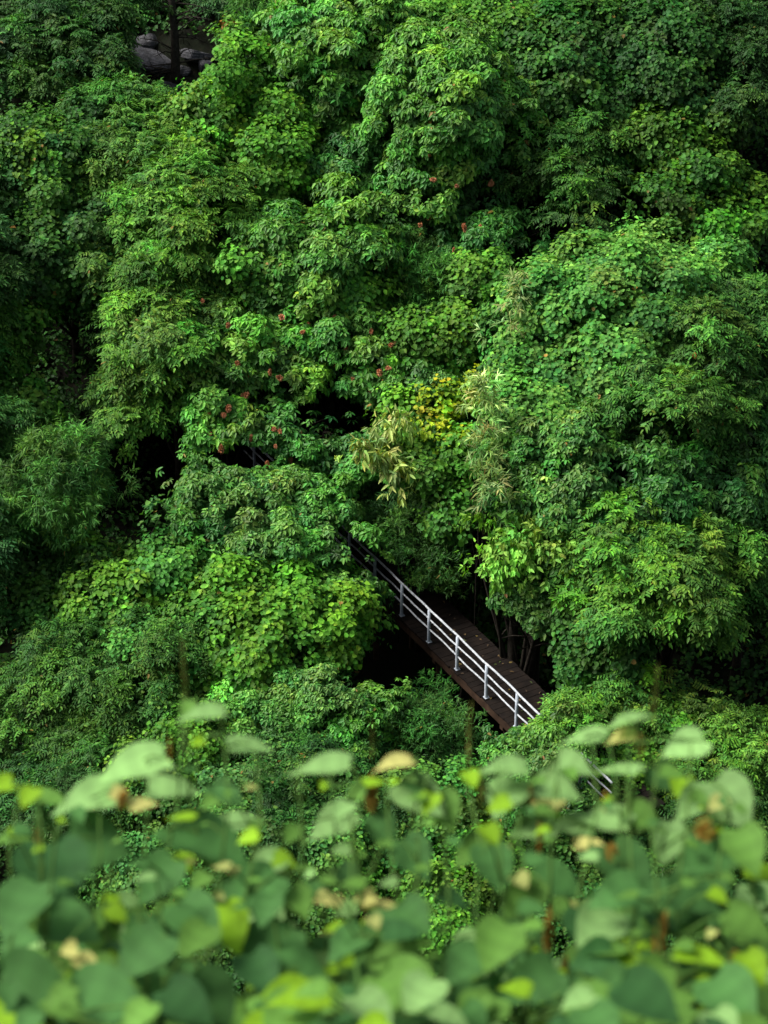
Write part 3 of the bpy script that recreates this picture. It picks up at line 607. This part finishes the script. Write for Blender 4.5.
# ------------------------------------------------------------------ near shrubs (out of focus)
def near_leaf_mesh(leaves):
    """each leaf: P, D, N, length, width, curl, colour -> curved heart shaped blades"""
    prof = [(0, .0), (-.07, .30), (.03, .47), (.18, .55), (.34, .54), (.50, .46), (.64, .35), (.77, .21), (.88, .09), (1.0, 0.0)]
    V = []; Fs = []; Cs = []
    for (P, D, N, L, W, curl, c) in leaves:
        D = D / np.linalg.norm(D); S = np.cross(D, N); S /= np.linalg.norm(S); N2 = np.cross(S, D)
        b = len(V)
        for (t, wv) in prof:
            mid = P + D * L * max(t, 0) - N2 * L * curl * max(t, 0) ** 2
            for u in (-1, -.5, 0, .5, 1):
                wz = abs(u) ** 1.5 * wv * .22 * W + .015 * L * math.sin(t * 9 + u * 4)
                V.append(mid + S * u * wv * W + N2 * wz + (D * L * (t if t < 0 else 0)) * abs(u))
        for i in range(len(prof) - 1):
            for k in range(4):
                q = b + i * 5 + k; Fs.append((q, q + 1, q + 6, q + 5)); f = (1.12 if k in (1, 2) else 1.0) * (.94 + .12 * (i % 2))
                Cs.append(np.array(c) * f)
    return np.array(V), np.array(Fs), np.array(Cs)
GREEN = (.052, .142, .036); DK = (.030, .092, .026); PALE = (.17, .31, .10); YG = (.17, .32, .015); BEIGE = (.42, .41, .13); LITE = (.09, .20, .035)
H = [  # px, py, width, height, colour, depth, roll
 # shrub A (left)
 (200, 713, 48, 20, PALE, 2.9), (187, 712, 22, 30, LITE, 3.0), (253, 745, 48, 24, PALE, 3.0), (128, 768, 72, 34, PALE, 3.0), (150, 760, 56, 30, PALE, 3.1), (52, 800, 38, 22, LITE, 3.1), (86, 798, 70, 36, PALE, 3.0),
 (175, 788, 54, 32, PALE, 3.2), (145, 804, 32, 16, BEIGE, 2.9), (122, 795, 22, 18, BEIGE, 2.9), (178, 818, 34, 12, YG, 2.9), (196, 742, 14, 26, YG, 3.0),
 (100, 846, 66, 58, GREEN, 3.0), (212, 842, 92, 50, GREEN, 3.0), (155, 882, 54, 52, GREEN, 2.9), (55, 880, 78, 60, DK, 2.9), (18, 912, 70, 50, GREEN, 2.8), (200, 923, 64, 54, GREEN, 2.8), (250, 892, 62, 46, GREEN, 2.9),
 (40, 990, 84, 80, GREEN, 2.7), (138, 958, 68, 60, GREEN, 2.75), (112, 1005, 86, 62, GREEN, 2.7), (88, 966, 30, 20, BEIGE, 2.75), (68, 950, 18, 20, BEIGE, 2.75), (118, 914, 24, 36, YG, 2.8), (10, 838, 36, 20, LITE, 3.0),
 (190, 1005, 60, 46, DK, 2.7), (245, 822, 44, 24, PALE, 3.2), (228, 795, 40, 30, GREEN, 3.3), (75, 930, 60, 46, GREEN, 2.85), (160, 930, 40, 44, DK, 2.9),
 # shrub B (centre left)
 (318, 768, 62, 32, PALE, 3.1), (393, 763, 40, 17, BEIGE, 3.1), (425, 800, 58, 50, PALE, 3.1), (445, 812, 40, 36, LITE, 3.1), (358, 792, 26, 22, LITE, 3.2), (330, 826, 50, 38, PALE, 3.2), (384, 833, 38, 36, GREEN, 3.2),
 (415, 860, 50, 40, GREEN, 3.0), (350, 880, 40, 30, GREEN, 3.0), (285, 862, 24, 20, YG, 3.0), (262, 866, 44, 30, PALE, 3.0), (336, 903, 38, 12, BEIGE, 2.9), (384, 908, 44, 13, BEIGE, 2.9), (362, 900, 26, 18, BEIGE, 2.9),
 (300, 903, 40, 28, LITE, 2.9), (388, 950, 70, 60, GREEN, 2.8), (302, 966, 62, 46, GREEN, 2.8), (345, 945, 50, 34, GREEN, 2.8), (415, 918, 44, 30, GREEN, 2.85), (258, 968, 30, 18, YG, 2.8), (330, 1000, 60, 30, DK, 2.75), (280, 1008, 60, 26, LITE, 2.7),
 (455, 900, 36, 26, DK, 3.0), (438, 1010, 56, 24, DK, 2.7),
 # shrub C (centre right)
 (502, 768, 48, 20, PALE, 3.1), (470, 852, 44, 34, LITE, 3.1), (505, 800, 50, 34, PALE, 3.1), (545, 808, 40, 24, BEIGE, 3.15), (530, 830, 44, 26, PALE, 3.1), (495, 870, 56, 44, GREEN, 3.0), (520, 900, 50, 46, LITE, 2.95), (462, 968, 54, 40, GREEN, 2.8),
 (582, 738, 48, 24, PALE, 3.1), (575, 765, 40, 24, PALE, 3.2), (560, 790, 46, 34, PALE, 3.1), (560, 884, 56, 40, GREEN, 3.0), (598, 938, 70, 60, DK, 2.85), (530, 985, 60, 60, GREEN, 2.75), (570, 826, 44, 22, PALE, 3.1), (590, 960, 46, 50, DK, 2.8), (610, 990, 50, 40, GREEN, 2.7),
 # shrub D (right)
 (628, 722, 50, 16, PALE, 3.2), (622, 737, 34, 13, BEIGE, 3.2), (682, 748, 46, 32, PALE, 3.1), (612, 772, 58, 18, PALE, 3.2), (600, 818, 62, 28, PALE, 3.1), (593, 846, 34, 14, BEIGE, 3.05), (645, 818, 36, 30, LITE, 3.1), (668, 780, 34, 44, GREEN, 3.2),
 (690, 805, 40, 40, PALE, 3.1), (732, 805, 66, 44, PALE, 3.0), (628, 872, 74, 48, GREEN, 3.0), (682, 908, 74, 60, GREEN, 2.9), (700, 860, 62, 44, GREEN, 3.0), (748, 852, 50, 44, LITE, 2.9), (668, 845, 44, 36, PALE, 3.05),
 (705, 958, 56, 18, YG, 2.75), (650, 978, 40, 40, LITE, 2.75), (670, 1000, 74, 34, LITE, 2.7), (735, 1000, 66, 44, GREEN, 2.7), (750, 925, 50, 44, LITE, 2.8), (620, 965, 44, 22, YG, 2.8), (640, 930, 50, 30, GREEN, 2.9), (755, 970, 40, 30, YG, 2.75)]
FLO = [ # px, py, dx, dy, depth (brown blossom spikes and buds), colour
 (170, 748, 4, 14, 3.0), (122, 800, 12, 8, 2.9), (38, 838, 8, 10, 3.0), (372, 795, 14, 16, 3.15), (372, 745, 3, 22, 3.2), (184, 680, 4, 40, 3.1), (482, 790, 6, 26, 3.15), (540, 840, 8, 16, 3.05), (548, 935, 10, 26, 2.85), (565, 968, 8, 16, 2.85),
 (660, 935, 16, 22, 2.85), (612, 852, 12, 8, 3.0), (705, 830, 22, 10, 3.0), (640, 742, 10, 14, 3.2), (605, 800, 6, 10, 3.1), (470, 735, 4, 36, 3.25), (655, 700, 4, 30, 3.25), (735, 960, 10, 12, 2.8), (530, 800, 5, 20, 3.1), (100, 985, 10, 8, 2.75)]
plants = [('left of the picture', 0, 262), ('left of centre', 262, 460), ('right of centre', 460, 600), ('on the right', 600, 800)]
labels = ['blurred broad leaved shrub near the viewer at the bottom left', 'blurred broad leaved shrub near the viewer with a cream leaf left of centre',
          'blurred broad leaved shrub near the viewer just right of centre with brown blossom', 'blurred broad leaved shrub near the viewer at the bottom right']
def near(px, py, d): return at(px, py, d)
for (nm, x0, x1), lab in zip(plants, labels):
    xc = (x0 + min(x1, 768)) / 2
    c0 = near(xc, 1000, 2.7); root = np.array([c0[0], c0[1] + .05, float(ground(c0[0], c0[1])) - .05])
    rt = empty('broad_leaved_shrub', root); tag(rt, lab, 'shrub', 'shrubs on the near bank')
    hs = [(*h, ) for h in H if x0 <= h[0] < x1]
    # filler leaves deeper in the shrub
    for _ in range(int((x1 - x0) * .46)):
        x = random.uniform(x0 - 15, min(x1, 768) + 25); top = 880 + 22 * math.sin(x * .021 + 1) + 14 * math.sin(x * .06) + 50 * math.exp(-((x - 420) / 110) ** 2) ; y = top + (random.random() ** .65) * 190
        wpx = random.uniform(28, 70); cc = random.choice([GREEN, GREEN, DK, LITE, LITE, LITE, YG, GREEN, PALE])
        if (x - 468) ** 2 / 34 ** 2 + (y - 905) ** 2 / 55 ** 2 < 1 or (abs(x - 232) < 26 and abs(y - 965) < 22): continue
        hs.append((x, y, wpx, wpx * random.uniform(.45, .85), cc, random.uniform(2.75, 3.5) if y < 985 else random.uniform(2.5, 3.3)))
    for _ in range(int((x1 - x0) * .36)):        # small young and withered leaves along the twigs
        x = random.uniform(x0, min(x1, 768)); y = random.uniform(770, 1015) if random.random() < .6 else random.uniform(880, 1020); wpx = random.uniform(9, 26)
        if (x - 468) ** 2 / 30 ** 2 + (y - 905) ** 2 / 50 ** 2 < 1: continue
        hs.append((x, y, wpx, wpx * random.uniform(.35, .8), random.choice([YG, YG, YG, LITE, LITE, LITE, LITE, (.30, .33, .10), PALE, GREEN, GREEN, LITE]), random.uniform(2.75, 3.15)))
    leaves = []; young = []; tips = []
    nst = max(5, int((x1 - x0) / 26))
    stems = []; stb = TB()
    for i in range(nst):
        hx = x0 + (i + .5) * (min(x1, 768) - x0) / nst
        cand = [h for h in hs if abs(h[0] - hx) < 26]; ty = min([h[1] for h in cand] + [900])
        tp = near(hx, ty, random.uniform(2.95, 3.15)); ll = near(hx + random.uniform(-12, 12), 980, random.uniform(2.75, 3.0))
        b = root + np.array([random.uniform(-.12, .12), random.uniform(-.08, .08), 0])
        pth = [b, b * .55 + ll * .45 + np.array([random.uniform(-.05, .05), 0, .05]), ll]
        for q in (.33, .66, 1):
            pth.append(ll * (1 - q) + tp * q + np.array([random.uniform(-.015, .015), random.uniform(-.015, .015), 0]))
        stb.tube(pth, [.010, .006, .003, .0022, .0016, .0010], 6); stems += [ll * (1 - q) + tp * q for q in np.linspace(-.2, 1, 14)]
    stems = np.array(stems)
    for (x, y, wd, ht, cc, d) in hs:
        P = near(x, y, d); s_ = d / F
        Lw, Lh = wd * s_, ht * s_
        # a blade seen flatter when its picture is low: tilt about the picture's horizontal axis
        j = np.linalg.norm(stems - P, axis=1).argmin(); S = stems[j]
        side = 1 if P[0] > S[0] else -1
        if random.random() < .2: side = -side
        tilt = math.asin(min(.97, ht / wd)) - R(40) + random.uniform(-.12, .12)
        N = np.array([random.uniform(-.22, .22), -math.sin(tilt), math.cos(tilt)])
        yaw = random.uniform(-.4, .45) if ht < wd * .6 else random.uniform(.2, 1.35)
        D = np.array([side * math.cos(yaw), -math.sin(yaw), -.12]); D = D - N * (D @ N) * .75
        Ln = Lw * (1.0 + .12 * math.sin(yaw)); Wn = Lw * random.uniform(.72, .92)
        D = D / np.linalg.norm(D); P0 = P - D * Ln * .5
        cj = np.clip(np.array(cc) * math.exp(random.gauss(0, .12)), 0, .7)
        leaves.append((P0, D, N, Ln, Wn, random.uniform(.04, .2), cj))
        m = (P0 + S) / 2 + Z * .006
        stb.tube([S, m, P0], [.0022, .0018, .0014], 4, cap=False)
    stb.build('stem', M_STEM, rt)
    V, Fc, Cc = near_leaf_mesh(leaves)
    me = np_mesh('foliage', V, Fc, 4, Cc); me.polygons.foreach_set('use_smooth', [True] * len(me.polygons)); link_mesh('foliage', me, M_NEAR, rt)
    for fl in FLO:
        if not (x0 <= fl[0] < x1): continue
        x, y, dx, dy, d = fl; sc_ = d / F
        c = near(x, y, d); S = stems[np.linalg.norm(stems - c, axis=1).argmin()]
        link_mesh('blossom_spike', lumpy(c, (dx * .32 * sc_, dx * .32 * sc_, dy * .8 * sc_), 4, .05, 1.6), M_SPIKE if dy > 20 and y < 800 else M_ORANGE, rt)
print('faces', STAT)
